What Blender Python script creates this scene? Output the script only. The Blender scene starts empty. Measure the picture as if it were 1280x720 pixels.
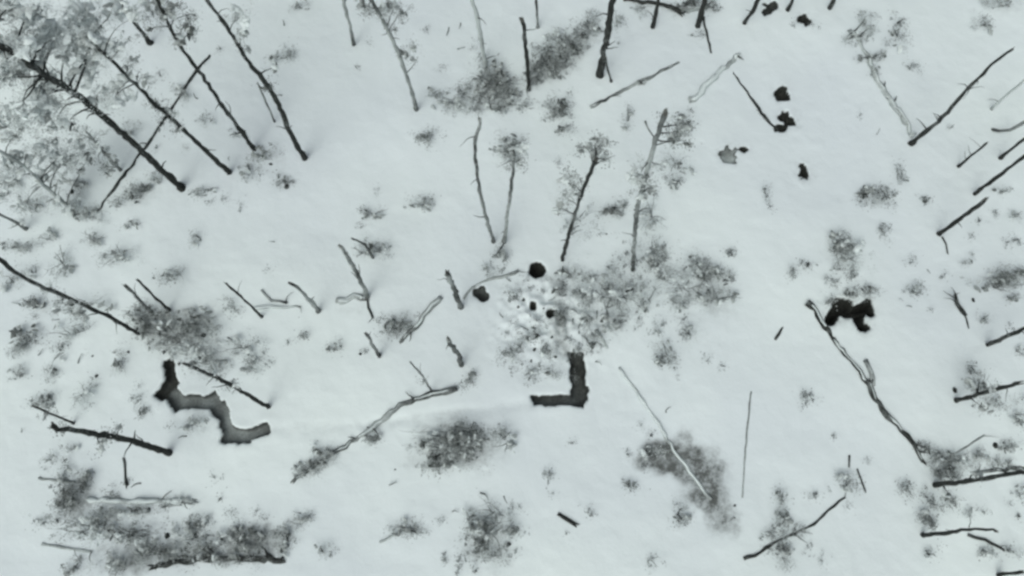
import bpy, math, random
import numpy as np
from mathutils import Vector, Matrix

# ------------------------------------------------------------------ camera, sky, sun, exposure
sc = bpy.context.scene
IW, IH, F = 1280.0, 720.0, 950.0            # photograph size and focal length in its pixels
NAD = (682.0, 648.0)                        # where the straight-down direction meets the picture
CAM_H = 40.0
d_c = Vector((NAD[0]-IW/2, -(NAD[1]-IH/2), -F)).normalized()
Zc = -d_c
Yc = (Vector((0, 1, 0)) - Zc*Zc.y).normalized()
Xc = Yc.cross(Zc)
ROT = Matrix((Xc, Yc, Zc))                  # camera axes -> world axes
cam_d = bpy.data.cameras.new('camera')
cam_d.sensor_width = 36.0
cam_d.lens = 36.0*F/IW
cam_d.clip_end = 3000.0
cam = bpy.data.objects.new('camera', cam_d)
sc.collection.objects.link(cam)
cam.matrix_world = Matrix.Translation((0, 0, CAM_H)) @ ROT.to_4x4()
sc.camera = cam

SUN_EL, SUN_AZ = 52.0, 205.0
world = bpy.data.worlds.new('World'); sc.world = world; world.use_nodes = True
wn = world.node_tree.nodes; wl = world.node_tree.links; wn.clear()
sky = wn.new('ShaderNodeTexSky'); sky.sky_type = 'NISHITA'; sky.sun_disc = False
sky.sun_elevation = math.radians(SUN_EL); sky.sun_rotation = math.radians(SUN_AZ)
sky.air_density = 1.0; sky.dust_density = 6.0; sky.ozone_density = 1.5
hsv = wn.new('ShaderNodeHueSaturation'); hsv.inputs['Saturation'].default_value = 0.30   # overcast: grey cloud light
tint = wn.new('ShaderNodeMix'); tint.data_type = 'RGBA'; tint.blend_type = 'MULTIPLY'
tint.inputs[0].default_value = 1.0; tint.inputs[7].default_value = (0.91, 1.0, 0.99, 1)
bg = wn.new('ShaderNodeBackground'); bg.inputs['Strength'].default_value = 0.104
wo = wn.new('ShaderNodeOutputWorld')
wl.new(sky.outputs[0], hsv.inputs['Color']); wl.new(hsv.outputs[0], tint.inputs[6])
wl.new(tint.outputs[2], bg.inputs[0]); wl.new(bg.outputs[0], wo.inputs[0])

sun_d = bpy.data.lights.new('sun', 'SUN'); sun_d.energy = 0.5; sun_d.angle = math.radians(70)
sun_d.color = (1.0, 0.98, 0.94)
sun = bpy.data.objects.new('sun', sun_d); sc.collection.objects.link(sun)
az, el = math.radians(SUN_AZ), math.radians(SUN_EL)
to_sun = Vector((math.sin(az)*math.cos(el), math.cos(az)*math.cos(el), math.sin(el)))
sun.rotation_euler = (-to_sun).to_track_quat('-Z', 'Y').to_euler()

vs = sc.view_settings
vs.view_transform = 'Standard'; vs.look = 'None'; vs.gamma = 1.0; vs.use_curve_mapping = False
vs.exposure = 0.0
sc.cycles.use_denoising = True
sc.cycles.filter_width = 2.8                # soft drone video lens
sc.cycles.max_bounces = 6

# ------------------------------------------------------------------ helpers
rnd = random.Random(7)
def W(px, py, z=0.0):
    """the place in the wood seen at a photograph pixel, z metres above the snow"""
    d = ROT @ Vector((px-IW/2, -(py-IH/2), -F))
    t = (CAM_H - z)/(-d.z)
    return Vector((d.x*t, d.y*t, z))
def P(w):
    v = ROT.transposed() @ (Vector(w) - Vector((0, 0, CAM_H)))
    return (IW/2 + F*v.x/(-v.z), IH/2 - F*v.y/(-v.z))
def PX(w):                                   # metres per photograph pixel at a point
    v = ROT.transposed() @ (Vector(w) - Vector((0, 0, CAM_H)))
    return -v.z/F
def height_at(base, px, py):
    """height on the vertical through base that best fits the sight line through a pixel"""
    d = (ROT @ Vector((px-IW/2, -(py-IH/2), -F))); o = Vector((0, 0, CAM_H))
    dh = Vector((d.x, d.y))
    t = Vector((base.x, base.y)).dot(dh)/max(dh.length_squared, 1e-9)
    return max(0.0, CAM_H + d.z*t)

class VNoise:
    def __init__(s, seed, n=256):
        s.n = n; s.t = np.random.RandomState(seed).rand(n, n)
    def __call__(s, x, y, sc_):
        x = np.asarray(x, float)/sc_ + 1000.0; y = np.asarray(y, float)/sc_ + 1000.0
        i = np.floor(x).astype(int); j = np.floor(y).astype(int); u = x-i; v = y-j
        u = u*u*(3-2*u); v = v*v*(3-2*v); n = s.n
        a = s.t[i % n, j % n]; b = s.t[(i+1) % n, j % n]; c = s.t[i % n, (j+1) % n]; d = s.t[(i+1) % n, (j+1) % n]
        return ((a*(1-u)+b*u)*(1-v) + (c*(1-u)+d*u)*v)*2 - 1
n1, n2, n3, n4 = VNoise(1), VNoise(2), VNoise(3), VNoise(4)

def new_obj(name, me, parent=None, mat=None):
    o = bpy.data.objects.new(name, me); sc.collection.objects.link(o)
    if mat is not None and me is not None: me.materials.append(mat)
    if parent is not None: o.parent = parent
    return o
def tag(o, label, cat, group=None):
    o['label'] = label; o['category'] = cat
    if group: o['group'] = group
    return o
def empty(name, loc):
    o = new_obj(name, None); o.location = loc; o.empty_display_size = 0.3
    return o

# ------------------------------------------------------------------ materials
def mat_base(name, rough=0.9):
    m = bpy.data.materials.new(name); m.use_nodes = True
    nt = m.node_tree; b = nt.nodes['Principled BSDF']; b.inputs['Roughness'].default_value = rough
    b.inputs['Specular IOR Level'].default_value = 0.15
    return m, nt, b
def noise_node(nt, scale, detail=4, rough=0.6, vec=None):
    n = nt.nodes.new('ShaderNodeTexNoise'); n.inputs['Scale'].default_value = scale
    n.inputs['Detail'].default_value = detail; n.inputs['Roughness'].default_value = rough
    if vec is None:
        tc = nt.nodes.new('ShaderNodeTexCoord'); vec = tc.outputs['Object']
    nt.links.new(vec, n.inputs['Vector']); return n
def ramp(nt, fac, stops):
    r = nt.nodes.new('ShaderNodeValToRGB'); nt.links.new(fac, r.inputs[0]); e = r.color_ramp.elements
    while len(e) < len(stops): e.new(0.5)
    for k, (p, c) in enumerate(stops):
        e[k].position = p; e[k].color = (c[0], c[1], c[2], 1) if hasattr(c, '__len__') else (c, c, c, 1)
    return r
def mix(nt, fac, a, b):
    m = nt.nodes.new('ShaderNodeMix'); m.data_type = 'RGBA'
    for s, v in ((0, fac), (6, a), (7, b)):
        if isinstance(v, bpy.types.NodeSocket): nt.links.new(v, m.inputs[s])
        elif s == 0: m.inputs[0].default_value = v
        else: m.inputs[s].default_value = (*v, 1)
    return m.outputs[2]
def math_node(nt, op, a, b=None, clamp=False):
    m = nt.nodes.new('ShaderNodeMath'); m.operation = op; m.use_clamp = clamp
    for k, v in enumerate((a, b)):
        if v is None: continue
        if isinstance(v, bpy.types.NodeSocket): nt.links.new(v, m.inputs[k])
        else: m.inputs[k].default_value = v
    return m.outputs[0]

SNOW = (0.80, 0.85, 0.845)
def make_ground_mat():
    m, nt, b = mat_base('snow_and_soil', 0.75)
    geo = nt.nodes.new('ShaderNodeNewGeometry'); pos = geo.outputs['Position']
    soil = nt.nodes.new('ShaderNodeAttribute'); soil.attribute_name = 'soil'
    stain = nt.nodes.new('ShaderNodeAttribute'); stain.attribute_name = 'stain'
    big = noise_node(nt, 0.07, 2, 0.5, pos)
    snow = ramp(nt, big.outputs[0], [(0.32, (0.735, 0.775, 0.80)), (0.68, (0.83, 0.88, 0.87))]).outputs[0]
    # litter: needles, bark crumbs and thrown soil lying on the snow
    ln = noise_node(nt, 3.0, 8, 0.8, pos)
    lf = math_node(nt, 'ADD', stain.outputs['Fac'], math_node(nt, 'MULTIPLY', math_node(nt, 'SUBTRACT', ln.outputs[0], 0.5), 1.7))
    lf = math_node(nt, 'MULTIPLY', lf, stain.outputs['Fac'])
    lg = noise_node(nt, 1.5, 8, 0.78, pos)
    lf = math_node(nt, 'MULTIPLY', math_node(nt, 'MULTIPLY', lf, 1.35, True), math_node(nt, 'ADD', math_node(nt, 'MULTIPLY', lg.outputs[0], 2.0), -0.12), True)
    col = mix(nt, lf, snow, (0.115, 0.12, 0.115))
    sn = noise_node(nt, 5.0, 6, 0.75, pos)
    sf = math_node(nt, 'ADD', soil.outputs['Fac'], math_node(nt, 'MULTIPLY', math_node(nt, 'SUBTRACT', sn.outputs[0], 0.5), 0.8))
    sr = nt.nodes.new('ShaderNodeMapRange'); nt.links.new(sf, sr.inputs[0])
    sr.inputs[1].default_value = 0.32; sr.inputs[2].default_value = 0.62
    fine = noise_node(nt, 9, 4, 0.6, pos)
    soilc = ramp(nt, fine.outputs[0], [(0.3, (0.013, 0.015, 0.013)), (0.72, (0.050, 0.050, 0.045))]).outputs[0]
    dust = nt.nodes.new('ShaderNodeAttribute'); dust.attribute_name = 'dust'
    df = math_node(nt, 'MULTIPLY', dust.outputs['Fac'], math_node(nt, 'ADD', fine.outputs[0], 0.35), True)
    soilc = mix(nt, df, soilc, (0.62, 0.67, 0.66))
    col = mix(nt, sr.outputs[0], col, soilc)
    nt.links.new(col, b.inputs['Base Color'])
    bn = noise_node(nt, 1.6, 6, 0.6, pos)
    bp = nt.nodes.new('ShaderNodeBump'); bp.inputs['Strength'].default_value = 0.35; bp.inputs['Distance'].default_value = 0.12
    nt.links.new(bn.outputs[0], bp.inputs['Height']); nt.links.new(bp.outputs[0], b.inputs['Normal'])
    return m
def make_bark(name, c0, c1, cf, frost):
    """bark with rime and blown snow stuck to it: more of it where the trunk's 'frost' value is high"""
    m, nt, b = mat_base(name, 0.9)
    geo = nt.nodes.new('ShaderNodeNewGeometry'); pos = geo.outputs['Position']
    n = noise_node(nt, 6, 5, 0.7, pos)
    col = ramp(nt, n.outputs[0], [(0.3, c0), (0.75, c1)]).outputs[0]
    n2_ = noise_node(nt, 3.2, 5, 0.7, pos)
    at = nt.nodes.new('ShaderNodeAttribute'); at.attribute_name = 'frost'
    f = math_node(nt, 'ADD', n2_.outputs[0], math_node(nt, 'ADD', at.outputs['Fac'], frost))
    fr = nt.nodes.new('ShaderNodeMapRange'); nt.links.new(f, fr.inputs[0])
    fr.inputs[1].default_value = 0.72; fr.inputs[2].default_value = 1.30
    col = mix(nt, math_node(nt, 'MULTIPLY', fr.outputs[0], 0.9), col, cf)
    nt.links.new(col, b.inputs['Base Color'])
    bp = nt.nodes.new('ShaderNodeBump'); bp.inputs['Strength'].default_value = 0.6; bp.inputs['Distance'].default_value = 0.03
    n3_ = noise_node(nt, 22, 3, 0.6, pos)
    nt.links.new(n3_.outputs[0], bp.inputs['Height']); nt.links.new(bp.outputs[0], b.inputs['Normal'])
    return m
def make_snow(name, c):
    m, nt, b = mat_base(name, 0.75)
    geo = nt.nodes.new('ShaderNodeNewGeometry')
    n = noise_node(nt, 3.0, 4, 0.6, geo.outputs['Position'])
    col = ramp(nt, n.outputs[0], [(0.3, tuple(x*0.94 for x in c)), (0.7, c)]).outputs[0]
    nt.links.new(col, b.inputs['Base Color'])
    return m
def make_leaf():
    m, nt, b = mat_base('frosted_sprays', 0.9)
    a = nt.nodes.new('ShaderNodeAttribute'); a.attribute_name = 'tone'
    col = ramp(nt, a.outputs['Fac'], [(0.0, (0.020, 0.024, 0.021)), (0.35, (0.125, 0.135, 0.13)), (0.7, (0.43, 0.455, 0.45)), (1.0, (0.74, 0.785, 0.78))]).outputs[0]
    nt.links.new(col, b.inputs['Base Color'])
    return m
M_GROUND = make_ground_mat()
M_BARK = make_bark('dark_bark', (0.016, 0.018, 0.017), (0.055, 0.058, 0.054), (0.42, 0.45, 0.445), 0.0)
M_GREY = make_bark('grey_bark', (0.024, 0.027, 0.026), (0.085, 0.09, 0.087), (0.46, 0.49, 0.485), 0.08)
M_PALE = make_bark('frosted_bark', (0.05, 0.054, 0.052), (0.15, 0.16, 0.155), (0.56, 0.60, 0.595), 0.15)
M_WOOD = make_bark('splintered_wood', (0.06, 0.06, 0.054), (0.17, 0.165, 0.15), (0.4, 0.42, 0.41), 0.2)
M_SNOW = make_snow('lying_snow', (0.70, 0.75, 0.745))
M_LEAF = make_leaf()
BARKS = {'d': M_BARK, 'g': M_GREY, 'p': M_PALE}

# ------------------------------------------------------------------ the ground with its trenches, pits and stains
# every dug feature is a union of capsules (x1, y1, x2, y2, radius), given in photograph pixels on the snow
def capsules(*c): return list(c)
DUG = [
 # name, label, capsules, depth m, wall m, dust (snow on the floor), edge noise m
 ('trench', 'narrow L-shaped trench with dark earth walls dug into the snow', capsules((721,450,724,492,9,.5),(724,490,722,498,10,.8),(726,499,672,501,6,1.6)), 0.85, 0.13, 0.20, 0.07),
 ('trench', 'zigzag grey trench with three bends between scattered shrubs', capsules((211,455,214,480,6,.05),(214,480,204,492,8,.0),(212,490,222,503,9,.7),(222,502,266,503,8,1),(266,501,276,514,8.5,.6),(275,510,287,543,7.5,1),(286,545,306,545,8,1),(303,546,329,537,7,.8)), 0.50, 0.12, 0.48, 0.07),
 ('shell_crater', 'large ragged black earth pit beside the snow-capped fallen log', capsules((1037,401,1050,384,6.5),(1049,382,1058,382,9),(1054,390,1072,392,8),(1072,386,1084,380,6),(1085,382,1088,391,4),(1070,395,1079,409,6.5),(1079,409,1081,413,3.2)), 1.1, 0.22, 0.0, 0.07),
 ('foxhole', 'round black foxhole above the L-shaped trench', capsules((671,338,671.5,338.5,10)), 0.9, 0.22, 0.0, 0.06),
 ('foxhole', 'shadowy round hole against the short broken stump', capsules((603,370,600,366,8)), 0.7, 0.35, 0.1, 0.08),
 ('foxhole', 'tiny oval black hole in the churned snow', capsules((666,382,666.5,386,3.6)), 0.45, 0.12, 0.0, 0.03),
 ('foxhole', 'small round black hole in the churned snow', capsules((688,394,688.5,394.5,5.5)), 0.5, 0.15, 0.0, 0.05),
 ('shell_crater', 'star-edged small black crater alone in the open snow', capsules((978,115,977,118,8)), 0.55, 0.25, 0.0, 0.20),
 ('shell_crater', 'curved black crater touching the foot of the leaning thin pole', capsules((980,146,989,152,6.5),(975,163,979,160,5)), 0.5, 0.25, 0.0, 0.18),
 ('shell_crater', 'small pointed black crater on its own below two others', capsules((1006,211,1006,217,6.5)), 0.5, 0.22, 0.0, 0.20),
 ('shell_crater', 'small round black crater between two trunk feet', capsules((1004,25,1004.5,26,7.5)), 0.5, 0.25, 0.0, 0.18),
 ('shell_crater', 'small slanting black crater beside a thin trunk foot', capsules((957,14,966,9,5.5)), 0.45, 0.25, 0.05, 0.18),
 ('shell_crater', 'faded grey crater half filled with snow', capsules((909,193,910,196,9)), 0.25, 0.45, 0.75, 0.22),
 ('shell_crater', 'pinprick black crater beside the faded grey one', capsules((929,187,929.5,187.5,3.5)), 0.3, 0.15, 0.0, 0.08),
]
# dirt thrown over the snow: (x1, y1, x2, y2, radius, softness px, weight)
STAIN = [
 (820,570,870,565,17,16,.66),(850,575,880,600,26,16,.66),(880,600,905,650,14,16,.60),(815,570,850,590,10,18,.42),(905,640,915,665,6,14,.35),
 (535,562,605,560,18,24,.50),(575,545,590,570,14,20,.32),(700,405,705,440,8,12,.60),(722,380,760,420,22,26,.15),(690,350,700,370,8,10,.4),
 (885,345,895,360,20,26,.34),(840,380,870,420,22,34,.16),(618,95,624,110,14,22,.46),(680,85,735,45,16,22,.42),
 (190,410,255,402,14,22,.50),(225,440,285,445,16,26,.30),(245,528,252,535,10,18,.25),(95,625,100,618,16,16,.52),(120,640,220,660,18,26,.24),
 (180,695,300,690,12,18,.46),(300,672,330,668,12,10,.52),(300,690,340,680,8,14,.40),(350,690,365,660,7,12,.50),(130,700,170,704,16,20,.40),
 (615,660,630,690,14,24,.40),(588,680,600,682,10,16,.36),(975,640,978,705,7,16,.30),(1060,600,1062,612,10,18,.16),(1155,650,1165,640,10,20,.22),
 (1170,585,1195,590,8,14,.40),(1225,470,1232,500,8,12,.40),(1250,350,1275,345,10,16,.34),(1040,310,1070,340,14,22,.16),(1050,385,1075,395,18,14,.22),
 (90,200,100,205,22,24,.20),(40,230,70,250,14,26,.22),(375,592,412,575,7,10,.40),(460,310,480,315,14,26,.16),(420,388,450,385,5,12,.22),
 (490,408,510,400,12,16,.34),(713,225,702,250,9,16,.30),(805,215,808,235,12,20,.24),(345,195,350,230,8,16,.26),(60,380,95,390,10,14,.34),
 (335,537,470,530,3,9,.20),(470,530,665,502,3,9,.20),(40,30,120,60,30,40,.12),(175,243,180,240,12,14,.28),(33,425,34,428,10,12,.30),(1255,8,1275,5,12,20,.28),
]
def box_dist(x, y, a, b, r):
    dx, dy = b.x-a.x, b.y-a.y; L = math.hypot(dx, dy); dx, dy = dx/L, dy/L
    u = (x-(a.x+b.x)/2)*dx + (y-(a.y+b.y)/2)*dy; v = -(x-(a.x+b.x)/2)*dy + (y-(a.y+b.y)/2)*dx
    return np.maximum(np.abs(u)-L/2, np.abs(v))
def seg_dist(x, y, a, b, r=0):
    dx, dy = b.x-a.x, b.y-a.y; L = max(dx*dx+dy*dy, 1e-9)
    t = np.clip(((x-a.x)*dx + (y-a.y)*dy)/L, 0, 1)
    return np.hypot(x-a.x-t*dx, y-a.y-t*dy)
def sstep(a, b, x):
    t = np.clip((x-a)/(b-a), 0, 1); return t*t*(3-2*t)
def base_height(x, y):
    h = 0.16*n1(x, y, 9.0) + 0.07*n2(x, y, 3.2) + 0.022*n3(x, y, 1.1) + 0.010*n4(x, y, 0.45)
    c = W(690, 402); q = np.hypot((x-c.x)/2.6, (y-c.y)/2.2)
    m_ = np.exp(-q**2*1.3)
    h = h + m_*(0.34 + 0.26*n3(x, y, 0.42) + 0.17*n4(x, y, 0.24))
    for (a_, b_) in (((335, 537), (470, 530)), ((470, 530), (668, 502))):
        d_ = seg_dist(x, y, W(*a_), W(*b_)) + 0.1*n1(x, y, 1.0)
        h = h - 0.07*np.exp(-(d_/0.28)**2)*(0.7+0.6*n3(x, y, 0.5))
    return h
def dug_sdf(k, x, y):
    d = None
    for (x1, y1, x2, y2, r, *_) in DUG[k][2]:
        a, b = W(x1, y1), W(x2, y2); rr = r*PX(a)
        q = (box_dist if DUG[k][0] == 'trench' else seg_dist)(x, y, a, b, rr) - rr
        d = q if d is None else np.minimum(d, q)
    e = DUG[k][6]
    return d + e*(n2(x, y, 0.34) + 0.6*n3(x, y, 0.17))
def ground_z(x, y):
    h = base_height(x, y)
    for k in range(len(DUG)):
        _, _, cs, dep, wall, dust, e = DUG[k]
        d = dug_sdf(k, x, y)
        h = h - dep*sstep(-0.06, wall, -d)*(1+0.12*n4(x, y, 0.5)) + 0.02*np.exp(-((d-0.28)/0.25)**2)*(0.6+0.6*n1(x, y, 0.8))
    return h
GZ = lambda x, y: float(ground_z(np.array([x]), np.array([y]))[0])

def axis(lo, hi, step):
    a = list(np.arange(lo, hi+1e-6, step)); s = step
    up, dn = [], []
    x = hi
    while x < 900: s *= 1.35; x += s; up.append(x)
    s = step; x = lo
    while x > -900: s *= 1.35; x -= s; dn.append(x)
    return np.array(dn[::-1] + a + up)
gx, gy = axis(-38, 38, 0.085), axis(-7, 36, 0.085)
X, Y = np.meshgrid(gx, gy); NX, NY = len(gx), len(gy)
X = X.ravel(); Y = Y.ravel()
Zg = base_height(X, Y)
soil = np.zeros_like(X); dustA = np.zeros_like(X); stain = np.zeros_like(X); owner = np.full(X.shape, -1)
for k in range(len(DUG)):
    nm, lb, cs, dep, wall, dust, e = DUG[k]
    pts = [W(c[0], c[1]) for c in cs] + [W(c[2], c[3]) for c in cs]
    x0, x1 = min(p.x for p in pts)-2, max(p.x for p in pts)+2; y0, y1 = min(p.y for p in pts)-2, max(p.y for p in pts)+2
    s = np.where((X > x0) & (X < x1) & (Y > y0) & (Y < y1))[0]
    x, y = X[s], Y[s]; d = dug_sdf(k, x, y)
    Zg[s] += -dep*sstep(-0.06, wall, -d)*(1+0.12*n4(x, y, 0.5)) + 0.02*np.exp(-((d-0.28)/0.25)**2)*(0.6+0.6*n1(x, y, 0.8))
    soil[s] = np.maximum(soil[s], sstep(-0.10, 0.06, -d))
    dustA[s] = np.maximum(dustA[s], dust*sstep(-0.02, 0.12, -d)*(0.85+0.5*n1(x, y, 0.7)))
    owner[s[d < 0.16]] = k
    if len(cs[0]) > 5:                                     # blown snow lies unevenly along the trench floor
        ds = np.array([seg_dist(x, y, W(c[0], c[1]), W(c[2], c[3])) for c in cs]); wt = 1/(ds+0.12)**3
        dustA[s] *= (wt*np.array([c[5] for c in cs])[:, None]).sum(0)/wt.sum(0)
    stain[s] = np.maximum(stain[s], (0.42 if nm == 'shell_crater' else 0.25)*np.exp(-np.clip(d, 0, None)/0.30))
for (x1, y1, x2, y2, r, soft, w) in STAIN:
    a, b = W(x1, y1), W(x2, y2); m_ = PX(a)
    s = np.where((np.abs(X-(a.x+b.x)/2) < abs(a.x-b.x)/2+(r+soft)*m_+1) & (np.abs(Y-(a.y+b.y)/2) < abs(a.y-b.y)/2+(r+soft)*m_+1))[0]
    d = seg_dist(X[s], Y[s], a, b) + 0.5*soft*m_*n1(X[s], Y[s], 0.9) + 0.25*soft*m_*n3(X[s], Y[s], 0.35)
    v = w*(1 - sstep(r*m_-soft*m_*0.6, r*m_+soft*m_, d))
    stain[s] = 1-(1-stain[s])*(1-v)
idx = np.arange(NX*NY).reshape(NY, NX)
Q = np.stack([idx[:-1, :-1], idx[:-1, 1:], idx[1:, 1:], idx[1:, :-1]], -1).reshape(-1, 4)
fo = np.max(owner[Q], axis=1)
def grid_mesh(name, quads):
    u, inv = np.unique(quads, return_inverse=True); inv = inv.reshape(-1)
    me = bpy.data.meshes.new(name)
    me.vertices.add(len(u)); me.vertices.foreach_set('co', np.stack([X[u], Y[u], Zg[u]], -1).astype(np.float32).ravel())
    me.loops.add(len(inv)); me.loops.foreach_set('vertex_index', inv.astype(np.int32))
    me.polygons.add(len(quads)); me.polygons.foreach_set('loop_start', np.arange(0, len(inv), 4, dtype=np.int32))
    me.polygons.foreach_set('use_smooth', np.ones(len(quads), bool))
    for an, ar in (('soil', soil), ('stain', stain), ('dust', dustA)):
        at = me.attributes.new(an, 'FLOAT', 'POINT'); at.data.foreach_set('value', ar[u].astype(np.float32))
    me.update(calc_edges=True)
    return me
g = new_obj('ground', grid_mesh('ground', Q[fo < 0]), None, M_GROUND); g['kind'] = 'structure'
for k in range(len(DUG)):
    q = Q[fo == k]
    if len(q):
        o = new_obj(DUG[k][0], grid_mesh(DUG[k][0], q), None, M_GROUND); o['kind'] = 'structure'; o['label'] = DUG[k][1]

# ------------------------------------------------------------------ wood builders
def frames(pts):
    T = []
    for i in range(len(pts)):
        t = (pts[min(i+1, len(pts)-1)] - pts[max(i-1, 0)]); T.append(t.normalized() if t.length > 1e-9 else Vector((0, 0, 1)))
    u = T[0].orthogonal().normalized(); out = []
    for t in T:
        u = (u - t*u.dot(t)); u = u.normalized() if u.length > 1e-6 else t.orthogonal().normalized()
        out.append((u.copy(), t.cross(u)))
    return T, out
def resample(pts, step):
    out = [pts[0].copy()]; n = len(pts)
    for i in range(n-1):
        p0, p1, p2, p3 = pts[max(i-1, 0)], pts[i], pts[i+1], pts[min(i+2, n-1)]
        k = max(1, int((p2-p1).length/step))
        for j in range(1, k+1):
            t = j/k
            out.append(0.5*((2*p1) + (p2-p0)*t + (2*p0-5*p1+4*p2-p3)*t*t + (3*p1-p0-3*p2+p3)*t**3))
    return out
class MB:
    def __init__(s): s.v = []; s.f = []; s.mi = []; s.tone = []; s.fr = None
    def tube(s, pts, rad, sides=8, rough=0.0, r=None, mi=0, splinter=0.0, flat=1.0, tone=0.0, frost=None):
        if frost is not None:
            s.fr = [q for q in frost for _ in range(sides)] + [frost[-1]]
        r = r or rnd; T, fr = frames(pts); b = len(s.v); n = len(pts)
        for i, p in enumerate(pts):
            u, v = fr[i]
            for k in range(sides):
                a = 2*math.pi*k/sides
                q = rad[i]*(1+rough*(r.random()*2-1))
                off = u*math.cos(a)*q + v*math.sin(a)*q
                off.z *= flat if abs(T[i].z) < 0.5 else 1.0
                w = p + off
                if splinter and i == n-1: w = w + T[i]*splinter*(r.random()-0.25)
                s.v.append(w)
        for i in range(n-1):
            for k in range(sides):
                k2 = (k+1) % sides
                s.f.append((b+i*sides+k, b+i*sides+k2, b+(i+1)*sides+k2, b+(i+1)*sides+k)); s.mi.append(mi); s.tone.append(tone)
        s.f.append(tuple(b+k for k in reversed(range(sides)))); s.mi.append(mi); s.tone.append(tone)
        c = len(s.v); s.v.append(pts[-1] + T[-1]*(rad[-1]*0.2 - splinter*0.2))
        for k in range(sides):
            s.f.append((b+(n-1)*sides+k, b+(n-1)*sides+(k+1) % sides, c)); s.mi.append(1 if splinter else mi); s.tone.append(tone)
        return s
    def build(s, name, mats, parent=None, origin=None, tone=False, smooth=True):
        me = bpy.data.meshes.new(name)
        o3 = origin or Vector((0, 0, 0))
        me.from_pydata([tuple(v-o3) for v in s.v], [], s.f)
        for m in mats: me.materials.append(m)
        if len(mats) > 1: me.polygons.foreach_set('material_index', s.mi)
        if tone:
            at = me.attributes.new('tone', 'FLOAT', 'FACE'); at.data.foreach_set('value', s.tone)
        if s.fr is not None:
            at = me.attributes.new('frost', 'FLOAT', 'POINT'); at.data.foreach_set('value', s.fr)
        if smooth: me.polygons.foreach_set('use_smooth', [True]*len(me.polygons))
        me.update()
        o = new_obj(name, me, parent)
        if parent is None: o.location = o3
        return o

def sprays(mb, centre, rx, ry, rz, n, tone, spread, r, size=1.0, droop=0.0):
    """needle sprays and dead twiglets: fine bent blades gathered in ragged lobes with gaps, some rimed pale, some bare and dark"""
    lobes = []
    for _ in range(r.randint(3, 6)):
        a, q = r.uniform(0, 6.28), math.sqrt(r.random())*0.8
        e = r.uniform(0, 6.28); st = r.uniform(1.0, 2.4); w = r.uniform(0.18, 0.38)
        lobes.append((Vector((math.cos(a)*q*rx, math.sin(a)*q*ry, r.uniform(-.6, .6)*rz)), e, w*st, w/math.sqrt(st), min(1, max(0.05, tone+r.gauss(0, spread)))))
    cl = []
    for _ in range(max(4, int(n/14))):
        c, e, w1, w2, tn = r.choice(lobes); u, v = r.gauss(0, w1), r.gauss(0, w2)
        p = c + Vector(((u*math.cos(e)-v*math.sin(e))*rx, (u*math.sin(e)+v*math.cos(e))*ry, r.gauss(0, .35)*rz))
        dark = r.random() < 0.13
        cl.append((p, r.uniform(0.03, 0.07) if dark else r.uniform(0.06, 0.20), max(0.02, tn-0.32) if dark else min(1, max(0.05, tn+r.gauss(0.05, 0.10)))))
    for _ in range(n):
        c, s_, tn = r.choice(cl)
        p = centre + c + Vector((r.gauss(0, s_), r.gauss(0, s_), r.gauss(0, s_)))
        if p.z < 0.02: p.z = 0.02 + r.random()*0.1
        d = Vector((r.gauss(0, 1), r.gauss(0, 1), r.gauss(0, 0.45)-droop)).normalized()
        w = d.cross(Vector((r.gauss(0, 0.5), r.gauss(0, 0.5), 1))).normalized()
        L = r.uniform(0.04, 0.13)*size; ww = r.uniform(0.010, 0.028)*size
        b = len(mb.v); mid = p + d*L*0.5 + Vector((0, 0, -0.1*L))
        mb.v += [p - w*ww*0.3, mid - w*ww, p + d*L, mid + w*ww]
        mb.f.append((b, b+1, b+2, b+3)); mb.mi.append(0); mb.tone.append(min(1, max(0, tn + r.gauss(0, 0.08))))

def boughs(mb, centre, rx, ry, rz, n, tone, r, size=1.0):
    """snow-laden boughs and flattened brush: bent, ragged-edged pads of rimed needles"""
    cl = [(math.sqrt(r.random())*0.85, r.uniform(0, 6.28), r.gauss(0, .10)) for _ in range(max(2, n//6))]
    for _ in range(n):
        q, a, dt = r.choice(cl)
        p = centre + Vector(((q*math.cos(a)+r.gauss(0, .2))*rx, (q*math.sin(a)+r.gauss(0, .2))*ry, r.uniform(-.8, .8)*rz))
        p.z = max(p.z, base_z(p.x, p.y)+0.05)
        e = r.uniform(0, 6.28); Lg = r.uniform(.10, .30)*size; Wd = Lg*r.uniform(.35, .7); K = 8; b = len(mb.v)
        tn = min(1, max(.08, tone+dt+r.gauss(0, .09)))
        u = r.random()
        if u < .16: tn = r.uniform(.9, 1.0)
        elif u < .24: tn = max(.1, tn-.3)
        mb.v.append(p+Vector((0, 0, Lg*.18)))
        tx, ty = r.gauss(0, .25), r.gauss(0, .25)
        for k in range(K):
            f = 2*math.pi*k/K; R_ = r.uniform(.55, 1.15)
            x, y = math.cos(f)*Lg*R_, math.sin(f)*Wd*R_
            X_, Y_ = x*math.cos(e)-y*math.sin(e), x*math.sin(e)+y*math.cos(e)
            mb.v.append(p+Vector((X_, Y_, tx*X_+ty*Y_-Lg*r.uniform(0, .22))))
        for k in range(K):
            mb.f.append((b, b+1+k, b+1+(k+1) % K)); mb.mi.append(0); mb.tone.append(min(1, max(0, tn+r.gauss(0, .04))))
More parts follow.
